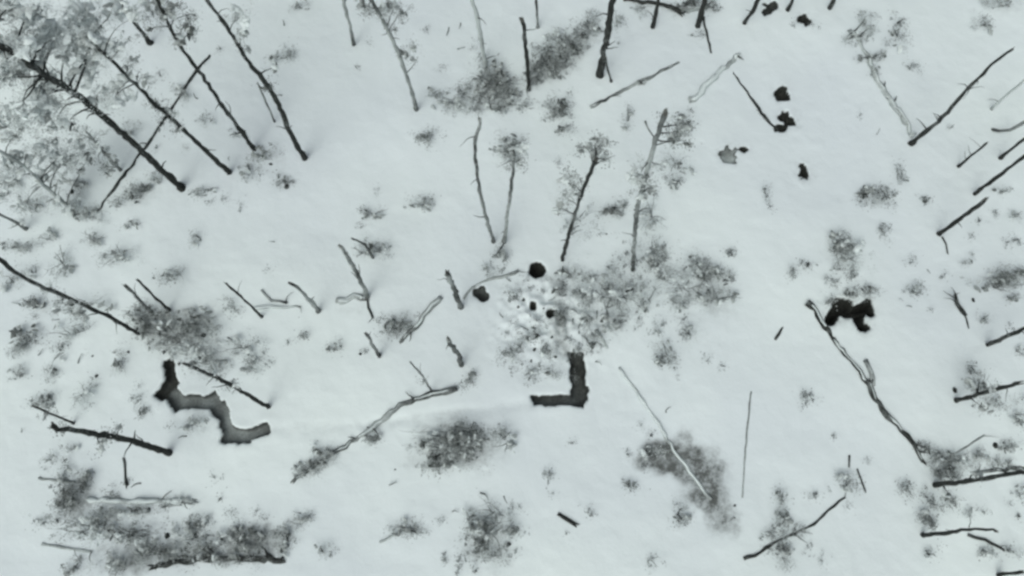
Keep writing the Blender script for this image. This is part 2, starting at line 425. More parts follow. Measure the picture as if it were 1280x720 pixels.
def limb(a, b, r0, r1, r, sag=0.12, n=6, kink=0.06):
    L = (b-a).length; pts = []
    side = Vector((r.gauss(0, 1), r.gauss(0, 1), r.gauss(0, 1)))
    for i in range(n):
        t = i/(n-1)
        p = a.lerp(b, t) + side*L*kink*math.sin(math.pi*t) + Vector((0, 0, L*sag*math.sin(math.pi*t)))
        if 0 < i < n-1: p += Vector((r.gauss(0, 1), r.gauss(0, 1), r.gauss(0, 1)))*L*0.018
        pts.append(p)
    return pts, [r0+(r1-r0)*i/(n-1) for i in range(n)]

def frost_run(n, bark, r, standing):
    lo, hi = {'d': (0.0, 0.34), 'g': (0.12, 0.72), 'p': (0.35, 0.85)}[bark]
    k = max(2, n//4+2); c = [r.random() for _ in range(k)]; out = []
    for i in range(n):
        t = i/max(1, n-1); f = t*(k-1); j = min(int(f), k-2); q = c[j]+(c[j+1]-c[j])*(f-j)
        q = lo+(hi-lo)*q
        if standing: q *= 0.25+0.75*min(1, t/0.28)          # the foot is bare and dark, rime clings higher up
        out.append(q)
    return out
TREE_GROUP = 'shell-torn trees standing in the snow'
def tree(name, label, pix, w0, w1, bark='d', broken=True, crown=(), stubs=4, seed=0, cat='tree', limbs=True, wob=1.0):
    """pix: trunk from foot to top in photograph pixels; w0, w1: foot and top width in pixels at the foot's distance"""
    r = random.Random(seed*31+5)
    b = W(*pix[0]); b.z = GZ(b.x, b.y)
    path = [b.copy()]; zprev = 0
    for (px, py) in pix[1:]:
        z = max(zprev+0.15, height_at(b, px, py)); z = min(z, 22); p = W(px, py, z); path.append(p); zprev = z
    m = PX(b)*0.86; r0, r1 = w0*m/2, w1*m/2
    L = sum((path[i+1]-path[i]).length for i in range(len(path)-1))
    pts = resample(path, 0.36); n = len(pts)
    for i in range(1, n): pts[i] += Vector((r.gauss(0, 1), r.gauss(0, 1), 0))*r0*0.17*wob
    rad = []
    for i in range(n):
        t = i/max(1, n-1); q = r0+(r1-r0)*t
        q *= 1 + 0.18*max(0, 1-(pts[i]-b).length/(4*r0)) if i < 4 else 1
        rad.append(q*r.uniform(0.78, 1.14))
    foot = pts[0] - (pts[1]-pts[0]).normalized()*0.4
    root = empty(name, b); tag(root, label, cat, TREE_GROUP)
    O = b
    trunk = MB().tube([foot]+pts, [rad[0]*1.1]+rad, 9, 0.16, r, 0, splinter=(r1*4 if broken else 0), frost=frost_run(n+1, bark, r, True)).build('trunk', [BARKS[bark], M_WOOD], root, O)
    if broken and w1 > 2:
        for k in range(3):
            a = r.uniform(0, 6.28); e = pts[-1] + Vector((math.cos(a), math.sin(a), 0))*r1*0.6
            MB().tube([e - Vector((0, 0, r1*2)), e + Vector((0, 0, r1*r.uniform(2, 6)))], [r1*0.35, r1*0.06], 5, 0.1, r).build('splinter', [M_WOOD], trunk, O)
    def at(t):
        f = t*(n-1); i = min(int(f), n-2); return pts[i].lerp(pts[i+1], f-i), rad[i]
    for k in range(stubs):
        p, q = at(r.uniform(0.15, 0.97)); a = r.uniform(0, 6.28)
        d = Vector((math.cos(a), math.sin(a), r.uniform(-0.2, 0.5)))*r.uniform(0.25, 0.9)
        lp, lr = limb(p, p+d, q*0.33, q*0.08, r)
        MB().tube(lp, lr, 5, 0.08, r).build('branch', [BARKS[bark]], root, O)
    if crown:
        mb = MB(); tw = MB()
        pp = [P(p) for p in pts]
        for (cx, cy, rr, tone, dens) in crown:
            i = min(range(n), key=lambda j: (pp[j][0]-cx)**2 + (pp[j][1]-cy)**2)
            z = max(0.5, pts[i].z*r.uniform(0.93, 1.03)); c = W(cx, cy, z); mm = PX(c); R = rr*mm
            nn = int(rr*rr*3.14*dens*0.62)
            sprays(mb, c, R*1.1, R*1.1, R*0.6, max(40, int(nn*1.3)), tone+(0.30 if rr > 13 else 0.14), 0.15, r, 1.0, 0.12)
            boughs(mb, c, R*1.1, R*1.1, R*0.5, max(5, int(rr*rr*dens*(0.085 if rr > 13 else 0.12))), tone+(0.38 if rr > 13 else 0.22), r, 1.25 if rr > 13 else 0.8)
            if limbs:
                j = max(0, i-int(r.uniform(0, 3))); q = rad[j]
                lp, lr = limb(pts[j], c + Vector((r.gauss(0, .25)*R, r.gauss(0, .25)*R, 0)), max(0.014, q*0.38), 0.008, r)
                MB().tube(lp, lr, 5, 0.06, r).build('branch', [BARKS[bark]], root, O)
                for _ in range(max(3, int(rr*dens*0.5))):
                    s_ = lp[r.randrange(2, len(lp))]; a = r.uniform(0, 6.28)
                    e = s_ + Vector((math.cos(a)*R, math.sin(a)*R, r.gauss(0, 0.3)*R))*r.uniform(0.4, 1.0)
                    q1, q2 = limb(s_, e, 0.012, 0.004, r, 0.05, 4); tw.tube(q1, q2, 3, 0, r, tone=min(.9, tone*r.uniform(0.4, 1.1)))
        mb.build('crown', [M_LEAF], root, O, True, False)['kind'] = 'stuff'
        if tw.v: tw.build('twigs', [M_LEAF], root, O, True)['kind'] = 'stuff'
    return root

LOG_GROUP = 'fallen trunks and poles lying on the snow'
def log(name, label, pix, w0, w1, bark='d', snow=0.0, stubs=2, seed=0, crown=(), cat='log', lift=0.35, tilt=0.0):
    r = random.Random(seed*17+3)
    g0 = [W(*p) for p in pix]; m = PX(g0[0]); r0, r1 = w0*m/2, w1*m/2
    raw = resample([Vector((p.x, p.y, 0)) for p in g0], 0.28); n = len(raw); pts = []; rad = []; ph = r.uniform(0, 6.28)
    for i, p in enumerate(raw):
        t = i/max(1, n-1); q = (r0+(r1-r0)*t)
        x = p.x + r.gauss(0, 1)*q*0.30; y = p.y + r.gauss(0, 1)*q*0.30
        sink = 0.55*math.sin(i*0.9+ph)*math.sin(i*0.37+ph*2)-0.2 if snow > 0.2 else 0.35*math.sin(i*0.5+ph)-0.2     # drifts swallow parts of it
        pts.append(Vector((x, y, base_z(x, y) + q*(lift+sink) + tilt*t))); rad.append(q*r.uniform(0.68, 1.15))
    root = empty(name, pts[0]); tag(root, label, cat, LOG_GROUP); O = pts[0].copy()
    MB().tube(pts, rad, 9, 0.12, r, 0, splinter=r1*3, frost=frost_run(n, bark, r, False)).build('trunk', [BARKS[bark], M_WOOD], root, O)
    if snow > 0 and n > 3:
        # snow lying along the upper side, broken into lengths
        i = 0
        while i < n-2:
            L = r.randint(4, 11); j = min(n-1, i+L)
            if (snow >= 0.7 or r.random() < 0.5+snow*0.5) and j-i >= 2:
                sp = [pts[k] + Vector((r.gauss(0, .06)*rad[k], r.gauss(0, .06)*rad[k], rad[k]*0.62)) for k in range(i, j+1)]
                K = len(sp); sr = [rad[i+k]*snow*(0.95 if bark == 'p' else 0.70)*(0.35 if k in (0, K-1) else r.uniform(0.82, 1.05)) for k in range(K)]
                MB().tube(sp, sr, 8, 0.05, r, flat=0.8).build('snow_cap', [M_SNOW], root, O)
            i = j + r.randint(0, 2)
    for k in range(stubs):
        i = r.randrange(1, n) if n > 1 else 0; T = (pts[min(i+1, n-1)]-pts[max(0, i-1)]).normalized()
        a = r.choice((-1, 1))*r.uniform(0.5, 1.2); d = Vector((T.x*math.cos(a)-T.y*math.sin(a), T.x*math.sin(a)+T.y*math.cos(a), r.uniform(0.1, 0.6)))*r.uniform(0.25, 0.8)
        lp, lr = limb(pts[i], pts[i]+d, rad[i]*0.4, rad[i]*0.1, r)
        MB().tube(lp, lr, 5, 0.08, r).build('branch', [BARKS[bark]], root, O)
    if crown:
        mb = MB()
        for (cx, cy, rr, tone, dens) in crown:
            c = W(cx, cy); c.z = base_z(c.x, c.y)+0.2; R = rr*PX(c)
            sprays(mb, c, R, R, min(0.5, R*0.5), max(30, int(rr*rr*3.14*dens*1.3)), tone+0.08, 0.15, r)
            boughs(mb, c, R, R, 0.12, max(4, int(rr*rr*dens*0.13)), tone+0.12, r, 0.7)
            i = min(range(n), key=lambda j: (pts[j]-c).length)
            lp, lr = limb(pts[i], c+Vector((0, 0, 0.1)), max(0.012, rad[i]*0.4), 0.007, r)
            MB().tube(lp, lr, 5, 0.06, r).build('branch', [BARKS[bark]], root, O)
        mb.build('crown', [M_LEAF], root, O, True, False)['kind'] = 'stuff'
    return root
def base_z(x, y): return float(base_height(np.array([x]), np.array([y]))[0])

LAND = [((722,480), 'the L-shaped trench'), ((255,505), 'the zigzag trench'), ((1060,390), 'the ragged black pit'), ((865,590), 'the sooty dirt stain'),
 ((460,540), 'the bent snow-capped log'), ((226,234), 'the thick dark leaning trunk'), ((671,338), 'the round foxhole'), ((1137,180), 'the V of two trunks'),
 ((750,93), 'the scarred thick trunk'), ((212,566), 'the thick black snag'), ((1190,605), 'the forked low snag'), ((606,85), 'the pale slim trunk'),
 ((792,335), 'the tall patchy tree'), ((457,370), 'the plank-like snowy log'), ((357,702), 'the half-buried dark log'), ((380,198), 'the bent slim trunk'),
 ((1115,530), 'the long split log'), ((990,680), 'the crooked bare branch'), ((172,417), 'the slender arching trunk'), ((617,303), 'the twin crooked saplings'),
 ((1235,432), 'the tilted short snag'), ((1000,120), 'the three small craters'), ((520,138), 'the clump-topped slim tree'), ((1175,293), 'the straight clean snag')]
used = {}
def describe(px, py, first, kind):
    near = sorted(LAND, key=lambda l: (l[0][0]-px)**2 + (l[0][1]-py)**2)
    d = math.hypot(near[0][0][0]-px, near[0][0][1]-py)
    rel = 'beside' if d < 50 else 'near' if d < 110 else 'out beyond'
    ax, ay = near[0][0]; ux, uy = px-ax, py-ay
    toward = sorted(near[1:9], key=lambda l: -((l[0][0]-ax)*ux+(l[0][1]-ay)*uy)/(math.hypot(l[0][0]-ax, l[0][1]-ay)*max(1, math.hypot(ux, uy))))
    for cand in [f'{first} {kind} {rel} {near[0][1]}'] + [f'{first} {kind} {rel} {near[0][1]}, towards {t[1]}' for t in toward[:3]] + [f'{first} {kind} {rel} {near[0][1]}']:
        if cand not in used and len(cand.split()) <= 16: break
    used[cand] = 1
    return cand
SHRUB_GROUP = 'snow-dusted shrubs and brush'
def shrub(px, py, rx, ry, tone, dens, h=None, seed=0):
    rx *= 1.12; ry *= 1.12
    r = random.Random(seed*101+int(px*7+py*3))
    b = W(px, py); b.z = base_z(b.x, b.y); m = PX(b); RX, RY = rx*m, ry*m
    h = h or min(1.4, 0.25+0.55*min(RX, RY))
    size = 'broad' if rx*ry > 420 else 'small' if rx*ry < 130 else 'low'
    t_ = 'dark' if tone < 0.37 else 'grey' if tone < 0.5 else 'pale frosted'
    f_ = 'dense' if dens > 0.7 else 'loose' if dens > 0.45 else 'sparse'
    root = empty('shrub', b); tag(root, describe(px, py, f'{size} {t_}', f'{f_} shrub'), 'shrub', SHRUB_GROUP)
    c = b + Vector((0, 0, h*0.5)); mb = MB(); tw = MB()
    sprays(mb, c, RX, RY, h*0.5, max(30, int(rx*ry*3.14*dens*1.3)), tone+0.08, 0.17, r, 0.95)
    boughs(mb, c, RX, RY, h*0.35, max(3, int(rx*ry*dens*0.12)), tone+0.15, r, 0.55 if rx*ry < 130 else 0.85)
    ns = max(2, min(7, int((rx+ry)*0.14)))
    for k in range(ns):
        a = r.uniform(0, 6.28); e = b + Vector((math.cos(a)*RX, math.sin(a)*RY, 0))*r.uniform(0.45, 1.05) + Vector((0, 0, h*r.uniform(0.4, 1.0)))
        s_ = b + Vector((r.gauss(0, .15)*RX, r.gauss(0, .15)*RY, -0.08))
        lp, lr = limb(s_, e, r.uniform(0.014, 0.03), 0.006, r, 0.1)
        MB().tube(lp, lr, 5, 0.05, r).build('stem', [M_BARK if r.random() < 0.55 else M_GREY], root, b)
        for _ in range(r.randint(2, 5)):
            q = lp[r.randrange(2, len(lp))]; a2 = r.uniform(0, 6.28); e2 = q + Vector((math.cos(a2)*RX, math.sin(a2)*RY, r.uniform(-.2, .5)*h))*r.uniform(.25, .6)
            q1, q2 = limb(q, e2, 0.010, 0.004, r, 0.05, 4); tw.tube(q1, q2, 3, 0, r, tone=tone*r.uniform(0.2, 0.9))
    mb.build('foliage', [M_LEAF], root, b, True, False)['kind'] = 'stuff'
    tw.build('twigs', [M_LEAF], root, b, True)['kind'] = 'stuff'
    return root

# ------------------------------------------------------------------ standing trees, foot first
N = 0
def T(*a, **k):
    global N; N += 1; return tree(*a, seed=N, **k)
def L(*a, **k):
    global N; N += 1; return log(*a, seed=N, **k)
T('pine_tree', 'thick dark leaning pine trunk with frosted crown, crossed by a thin fallen pole', [(226,234),(150,165),(100,122),(55,92),(0,56),(-45,30)], 10, 6, broken=False, stubs=12,
  crown=[(10,12,22,.42,.9),(50,18,16,.62,.6),(75,42,24,.55,.7),(100,22,24,.58,.7),(20,62,20,.55,.7),(40,72,18,.5,.7),(12,98,20,.55,.6),(60,118,20,.62,.5),(95,95,20,.6,.5),(25,135,22,.6,.5),(70,150,14,.45,.6),(85,155,9,.3,.8),(-10,60,26,.5,.8),(118,118,16,.62,.6),(30,35,20,.6,.7),(125,35,20,.6,.7),(85,70,18,.55,.7),(60,50,18,.6,.7),(5,85,20,.55,.7),(45,100,18,.58,.7),(110,80,16,.6,.6),(135,10,18,.58,.6),(75,130,16,.6,.6),(10,150,20,.58,.7),(45,150,18,.6,.6),(50,125,16,.62,.5)])
T('pine_tree', 'slim pine with a dark branch whorl halfway up, beside the thick leaning trunk', [(287,216),(248,180),(214,148),(190,126),(152,88),(120,58)], 7.5, 3, 'd', broken=False, stubs=6,
  crown=[(207,146,12,.30,.9),(222,158,8,.35,.7),(192,132,10,.4,.7),(150,108,18,.52,.7),(138,130,14,.58,.6),(120,62,22,.52,.7),(150,60,14,.6,.6),(100,45,18,.5,.7),(160,20,16,.62,.5),(165,80,12,.6,.5),(180,98,10,.55,.5)])
T('pine_tree', 'slim straight pine with ragged dark clumps round its top', [(318,187),(282,137),(246,86),(222,52),(205,18),(190,-12)], 6.5, 3.5, 'd', broken=False, stubs=6,
  crown=[(232,30,12,.32,.8),(220,48,10,.3,.8),(240,42,8,.35,.7),(205,22,14,.42,.8),(190,10,14,.5,.7),(215,6,10,.45,.7),(182,40,8,.55,.5),(240,20,8,.4,.6)])
T('broken_tree', 'short dark snag in front of the frosted pine crowns', [(188,54),(170,30),(150,4),(140,-10)], 7.5, 5, 'd', stubs=3, crown=[(160,12,10,.55,.6),(150,0,12,.5,.6)])
T('broken_tree', 'bent slim trunk with a dark knot, snapped branch half way up', [(381,198),(362,164),(346,126),(328,98),(307,73),(287,40),(258,0)], 7.5, 4, 'd', broken=False, stubs=5,
  crown=[(334,108,9,.28,.9),(300,40,10,.55,.6),(305,62,8,.5,.5),(300,18,14,.6,.5),(345,85,6,.5,.5)])
T('sapling', 'thin pale sapling close beside the bent slim trunk', [(343,152),(333,128),(322,104)], 3, 2, 'g', stubs=1)
T('sapling', 'slim grey trunk with a dark foot cut off by the picture edge', [(443,58),(437,32),(428,-4)], 5.5, 4.5, 'g', stubs=1, broken=False)
T('birch_tree', 'slim grey tree with dark foot and clumps of twigs near the top', [(521,138),(511,102),(498,66),(481,30),(462,-4)], 6, 4.5, 'g', broken=False, stubs=5,
  crown=[(512,65,11,.42,.9),(516,76,6,.42,.7),(500,64,5,.3,.8),(495,12,14,.35,.8),(475,10,12,.45,.8),(455,8,12,.42,.8),(505,20,7,.35,.7),(488,38,7,.4,.7)])
T('birch_tree', 'pale slim trunk standing in a grey thicket, dark at the foot', [(607,84),(603,60),(596,20),(589,-6)], 6.5, 5.5, 'p', broken=False, stubs=3)
T('sapling', 'crooked twin sapling with a dark kinked upper trunk', [(617,302),(609,276),(599,235),(594,188),(600,150)], 5.5, 3.5, 'g', stubs=4)
T('sapling', 'grey twin sapling with a thin wispy crown', [(630,303),(634,270),(640,225),(643,188)], 6, 3, 'g', stubs=3, broken=False,
  crown=[(640,186,14,.45,.5),(650,200,8,.4,.5),(625,190,8,.5,.4),(625,318,8,.42,.8),(636,205,10,.55,.4)])
T('broken_tree', 'upright snapped trunk with a frayed top between two grey thickets', [(661,111),(659,75),(654,28)], 6, 5.5, 'd', stubs=3)
T('sapling', 'thin trunk with a knobbed foot cut off by the picture edge', [(672,32),(671,10),(670,-8)], 4.5, 4, 'g', broken=False, stubs=0)
T('broken_tree', 'scarred thick trunk with shaggy bark rising from brush', [(750,94),(756,60),(762,25),(767,-10)], 10, 8.5, 'd', stubs=8, broken=False)
T('sapling', 'thin dark stem at the foot of the scarred thick trunk', [(764,102),(760,88),(757,72)], 3.5, 2.5, 'd', stubs=1)
T('broken_tree', 'dark trunk crossed by torn horizontal branches', [(816,35),(820,16),(824,-8)], 6, 5, 'd', stubs=3, broken=False)
T('broken_tree', 'blackened trunk foot beside torn branches and a thin drooping pole', [(872,33),(877,15),(882,-8)], 8, 6, 'd', stubs=3, broken=False)
T('broken_tree', 'dark straight trunk slanting away beside the slanting black crater', [(930,30),(940,14),(952,-6)], 6.5, 6, 'd', stubs=1, broken=False)
T('broken_tree', 'thin dark trunk beside the small round crater, knobbed foot', [(984,14),(989,4),(994,-8)], 5.5, 4.5, 'd', stubs=0, broken=False)
T('broken_tree', 'dark trunk foot with a little brush, right of the small round crater', [(1036,12),(1041,2),(1046,-10)], 7, 5.5, 'd', stubs=1, broken=False)
T('birch_tree', 'tall patchy pale tree, snow-frosted mid trunk and dark splintered tip', [(791,338),(793,300),(797,258),(806,225),(816,188),(832,141)], 5.5, 5, 'g', stubs=5,
  crown=[(805,215,16,.5,.7),(800,240,12,.52,.6),(815,232,7,.35,.8),(840,165,10,.42,.8),(850,155,9,.4,.7),(845,176,9,.45,.6),(860,178,6,.32,.7),(825,205,10,.55,.5)])
T('sapling', 'leaning slim tree with dark lower trunk and grey tuft on top', [(703,326),(712,290),(726,246),(745,200)], 5.5, 4, 'd', stubs=4,
  crown=[(745,182,12,.42,.8),(732,187,9,.38,.8),(756,200,8,.48,.6),(712,224,12,.5,.8),(704,250,9,.48,.8),(718,240,10,.52,.6),(698,262,6,.52,.7),(750,172,8,.4,.5)])
T('broken_tree', 'short snapped stump leaning over the shadowy hole', [(576,384),(568,362),(558,340)], 8, 6, 'g', stubs=1)
T('broken_tree', 'dark short stump tilted in open snow below the fallen pale log', [(577,456),(572,442),(560,425)], 8, 5.5, 'g', stubs=1)
T('broken_tree', 'thin short snag with pale top standing near low grey brush', [(474,445),(466,432),(458,417)], 6, 4, 'g', stubs=1)
T('broken_tree', 'snapped stump with dark foot by the plank-like log', [(459,371),(446,342),(427,309)], 7, 4.5, 'g', stubs=3)
T('broken_tree', 'curved broken sapling arching over grey brush', [(466,322),(456,306),(442,299)], 4, 3, 'g', stubs=0)
T('broken_tree', 'thin pale snag with a dark swollen foot alone in snow', [(398,389),(384,372),(366,354)], 7, 4, 'g', stubs=2)
T('sapling', 'thin dark stick standing by the bent end of the snow-capped log', [(540,490),(528,470),(512,452)], 3.5, 2, 'g', stubs=1)
T('pine_tree', 'long straight bare trunk making a V with a snowy fallen one', [(1138,180),(1172,152),(1216,104),(1262,62)], 7, 3, 'd', stubs=8)
T('broken_tree', 'short dark snag with a rough middle, alone in snow', [(1198,208),(1214,195),(1232,180)], 4.5, 3, 'd', stubs=3)
T('broken_tree', 'thin crooked snag bending at its pale foot', [(1242,162),(1262,163),(1290,146)], 5, 4, 'g', stubs=1, broken=False)
T('broken_tree', 'slim straight grey trunk above the long plain one', [(1250,198),(1268,183),(1292,166)], 5, 4, 'd', stubs=1, broken=False)
T('broken_tree', 'long plain dark trunk running out of the picture', [(1218,243),(1248,220),(1292,186)], 5.5, 4.5, 'd', stubs=2, broken=False)
T('sapling', 'pale thin trunk above the thin crooked snag', [(1240,136),(1260,117),(1292,92)], 4.5, 3, 'p', stubs=1, broken=False)
T('broken_tree', 'straight clean snag with a small twig at its foot', [(1173,293),(1200,274),(1231,251)], 6, 5, 'd', stubs=1)
T('broken_tree', 'tilted short dark snag rising from smudged snow', [(1232,432),(1255,422),(1295,405)], 6.5, 4.5, 'd', stubs=2, broken=False)
T('broken_tree', 'dark snag with brushy needles hanging both sides', [(1194,501),(1228,491),(1274,479)], 6.5, 4.5, 'd', stubs=3, crown=[(1226,506,11,.33,.8),(1222,478,12,.36,.8),(1245,484,8,.4,.6)])
T('broken_tree', 'forked low dark snag with a thick blunt foot', [(1170,606),(1205,602),(1240,596),(1292,588)], 8, 5, 'd', stubs=4, broken=False, crown=[(1184,618,6,.3,.7),(1222,592,6,.4,.6)])
T('broken_tree', 'dark snag splitting into two thin tips above bare snow', [(1155,669),(1185,666),(1212,661),(1245,663)], 6, 3, 'd', stubs=3)
T('broken_tree', 'stub of a dark trunk at the bottom picture edge', [(1247,719),(1262,717),(1278,715)], 6, 5, 'd', stubs=0)
T('broken_tree', 'tiny forked black snag with a thin trailing tip', [(1199,388),(1197,380),(1194,368)], 6, 4, 'd', stubs=3)
T('broken_tree', 'slender arching dark trunk with a ragged clump along it', [(172,417),(140,398),(95,377),(50,357),(20,340),(-8,318)], 5.5, 4.5, 'd', stubs=6, broken=False,
  crown=[(75,380,10,.35,.8),(92,390,10,.33,.9),(60,362,8,.45,.6),(105,398,6,.32,.7)])
T('sapling', 'thin dark pole with a small foot standing in clear snow', [(327,396),(308,377),(283,355)], 4, 3, 'd', stubs=1)
T('sapling', 'thin dark pole rising beside the brush, foot in grey litter', [(212,388),(192,370),(172,350)], 4.5, 3, 'd', stubs=1)
T('sapling', 'fuzzy grey pole with shaggy bark beside the thin dark pole', [(190,390),(175,376),(158,358)], 5, 4, 'g', stubs=3)
T('broken_tree', 'dark pole with a frosted broken end by the zigzag trench', [(336,509),(305,491),(278,475),(232,455)], 6.5, 4, 'd', stubs=4, crown=[(285,480,9,.55,.6),(262,466,8,.5,.6),(240,456,6,.4,.6)])
T('broken_tree', 'thick black snag with a torn grey strip of bark', [(212,566),(185,558),(158,549),(105,540),(68,535)], 10, 6, 'd', stubs=4, crown=[(135,545,9,.42,.9),(125,556,6,.45,.7),(148,537,5,.35,.8),(80,534,8,.38,.7)])
T('sapling', 'thin tangled dark stem beyond the thick black snag', [(92,529),(70,520),(42,508)], 4, 3, 'd', stubs=4, crown=[(58,516,9,.4,.7)])
T('pine_tree', 'pale frosted sapling with drooping grey boughs at the thicket edge', [(86,258),(62,238),(30,208),(-12,182)], 6, 4, 'p', stubs=6, broken=False,
  crown=[(30,195,16,.48,.8),(12,200,12,.45,.7),(50,185,14,.58,.6),(68,175,12,.55,.5),(90,192,18,.52,.8),(105,203,12,.42,.9),(80,205,12,.5,.7),(70,225,12,.55,.6),(60,250,14,.55,.6),(90,255,14,.5,.7),(100,265,10,.52,.7),(20,165,16,.6,.7),(10,215,14,.55,.7),(40,232,14,.58,.6),(60,200,16,.56,.7),(110,185,12,.58,.6),(75,190,14,.5,.7),(5,240,12,.6,.6),(30,255,12,.6,.6)])
T('pine_tree', 'frosted sapling with round grey tufts beside the thick leaning trunk', [(150,212),(138,200),(122,182),(108,165)], 4.5, 3, 'g', stubs=4, broken=False,
  crown=[(134,208,11,.42,.9),(132,192,10,.55,.7),(118,178,10,.58,.6),(100,165,10,.5,.6),(122,166,8,.62,.5)])
T('sapling', 'pale stem fading into frost with faint sprays', [(33,286),(15,276),(-6,264)], 5, 4, 'g', stubs=2, broken=False, crown=[(24,280,8,.5,.7)])

# ------------------------------------------------------------------ fallen logs and poles
L('fallen_pole', 'thin dark fallen pole lying across behind the thick leaning trunk', [(262,69),(235,105),(205,150),(178,188),(150,225),(123,262)], 3.6, 3.6, 'd', 0, 1)
L('fallen_log', 'straight grey fallen log with a stub, dusted with snow', [(738,134),(785,110),(815,96),(846,80)], 5, 4, 'g', 0.6, 1, crown=[(802,106,4,.4,.8)])
L('fallen_log', 'pale buried log showing as two faint parallel edges', [(862,128),(885,106),(922,70)], 9, 6, 'p', 0.92, 1)
L('fallen_pole', 'leaning thin pole, dark towards its foot by the curved crater', [(974,163),(958,150),(940,126),(916,92)], 5, 2.2, 'd', 0, 1)
L('fallen_branch', 'long torn branch lying across dark trunks at the top edge', [(780,0),(815,6),(838,12),(852,20)], 5, 6, 'd', 0.3, 4, cat='branch', lift=1.2, crown=[(845,14,6,.4,.7)])
L('fallen_branch', 'short snow-loaded torn branch above the blackened trunk foot', [(846,12),(862,14),(884,10)], 6, 5, 'g', 0.6, 3, cat='branch', lift=1.4, crown=[(863,3,8,.35,.8),(890,5,7,.5,.5)])
L('fallen_pole', 'thin drooping dark pole below the blackened trunk foot', [(879,22),(884,44),(888,66)], 3.4, 2.4, 'd', 0, 0)
L('fallen_tree', 'wide snow-covered fallen tree with crushed crown, meeting the bare trunk', [(1140,172),(1118,136),(1096,102),(1082,72),(1066,42)], 8, 6, 'p', 0.6, 5, cat='fallen tree',
  crown=[(1070,50,8,.4,.7),(1085,75,8,.38,.8),(1090,92,7,.4,.7),(1055,52,6,.42,.6),(1080,25,12,.55,.6),(1100,72,6,.4,.7),(1085,40,10,.5,.6),(1072,78,6,.5,.5)])
L('fallen_log', 'pale fallen log lying aslant beyond the low grey brush', [(552,371),(535,388),(520,408),(503,425)], 8, 5, 'g', 0.8, 1)
L('fallen_log', 'low snow-edged log running from the round hole towards the twin saplings', [(580,374),(590,360),(612,350),(648,340)], 4, 4, 'g', 0.6, 1)
L('fallen_log', 'plank-like short log with thick snow on top, beside the snapped stump', [(421,376),(440,374),(457,370)], 11, 10, 'g', 0.88, 0, lift=0.1)
L('fallen_pole', 'thin dark pole end below the snapped stump', [(458,368),(461,384),(466,397)], 3.6, 3.4, 'd', 0.4, 1)
L('fallen_log', 'faint grey log mostly under snow by the swollen-footed snag', [(318,386),(345,384),(376,383)], 6, 3, 'p', 0.8, 1)
L('fallen_log', 'forked grey branch end sticking from the snow beside brush', [(328,364),(340,375),(358,377)], 4, 3.5, 'g', 0.3, 1, cat='branch')
L('fallen_tree', 'bent snow-capped log, long, ending in a flattened grey crown', [(571,487),(540,494),(507,503),(482,522),(450,545),(418,566),(368,600)], 9, 5, 'g', 0.72, 4, cat='fallen tree',
  crown=[(405,572,9,.42,.9),(392,580,9,.42,.9),(380,588,8,.42,.9),(415,566,6,.45,.8),(462,550,5,.4,.8),(475,547,5,.42,.7)])
L('fallen_log', 'snow-capped fallen log pressed against the ragged black pit', [(1008,378),(1026,402),(1044,428),(1066,456),(1082,479)], 8, 5, 'd', 0.8, 1)
L('fallen_log', 'long split log with snow in its cracks, reaching the grey brush', [(1082,478),(1098,505),(1122,532),(1142,555),(1156,578)], 9, 5, 'd', 0.78, 3)
L('fallen_log', 'short splintered piece lying at the head of the long split log', [(1081,450),(1087,466),(1091,482)], 7, 5, 'g', 0.6, 1)
L('fallen_pole', 'long thin pole lying across the sooty dirt stain', [(774,460),(800,496),(822,530),(842,562),(862,590),(886,622)], 4.6, 4.4, 'p', 0.9, 1)
L('fallen_pole', 'very thin straight pole half sunk in smooth snow', [(938,490),(934,530),(931,570),(928,620)], 2.0, 2.2, 'g', 0.5, 0)
L('fallen_stick', 'short thick black stick alone on smooth snow', [(697,642),(708,649),(720,656)], 4.5, 4.5, 'd', 0, 0, cat='stick')
L('fallen_branch', 'crooked bare branch snaking through low grass tufts', [(928,699),(950,690),(968,678),(985,671),(1000,663),(1018,655),(1036,638),(1056,622)], 4.5, 2.8, 'd', 0.2, 5, cat='branch')
L('fallen_stick', 'short upright dark stick beyond the crooked bare branch', [(1062,569),(1062,583)], 3, 2.4, 'd', 0, 0, cat='stick')
L('fallen_stick', 'thin slanting dark stick beyond the crooked bare branch', [(1072,585),(1077,600),(1083,614)], 2.6, 2.2, 'd', 0, 0, cat='stick')
L('fallen_stick', 'small slanting dark stick left of the ragged black pit', [(969,425),(977,410)], 4, 2.6, 'd', 0, 0, cat='stick')
L('fallen_stick', 'thin trailing twig below the tiny forked black snag', [(1200,388),(1205,398),(1208,411)], 3, 1.8, 'd', 0, 0, cat='stick')
L('fallen_stick', 'thin bent twig at the foot of the straight clean snag', [(1177,296),(1182,306),(1184,317)], 3, 2, 'd', 0, 0, cat='stick')
L('fallen_pole', 'grey parallel pole lying over the forked low snag', [(1216,592),(1245,588),(1285,585)], 6, 5, 'g', 0.6, 2)
L('fallen_stick', 'thin grey stick leaning up from the brush by the forked snag', [(1196,566),(1210,557),(1228,545)], 3, 2, 'g', 0.2, 1, cat='stick')
L('fallen_branch', 'black side branch under the dark snag with two tips', [(1210,669),(1230,675),(1253,687)], 4.5, 3, 'd', 0, 1, cat='branch')
L('fallen_log', 'long pale log sunk under snow among lower brush', [(112,624),(150,627),(200,627),(246,627)], 9, 7, 'p', 0.85, 2)
L('fallen_log', 'half-buried dark log with a blunt black end in brush', [(357,701),(335,700),(300,698),(240,700),(190,708)], 9, 7, 'd', 0.45, 3)
L('fallen_stick', 'faint grey stick lying level near the snowless left brush', [(50,598),(70,601),(96,602)], 3.5, 3, 'g', 0.3, 1, cat='stick')
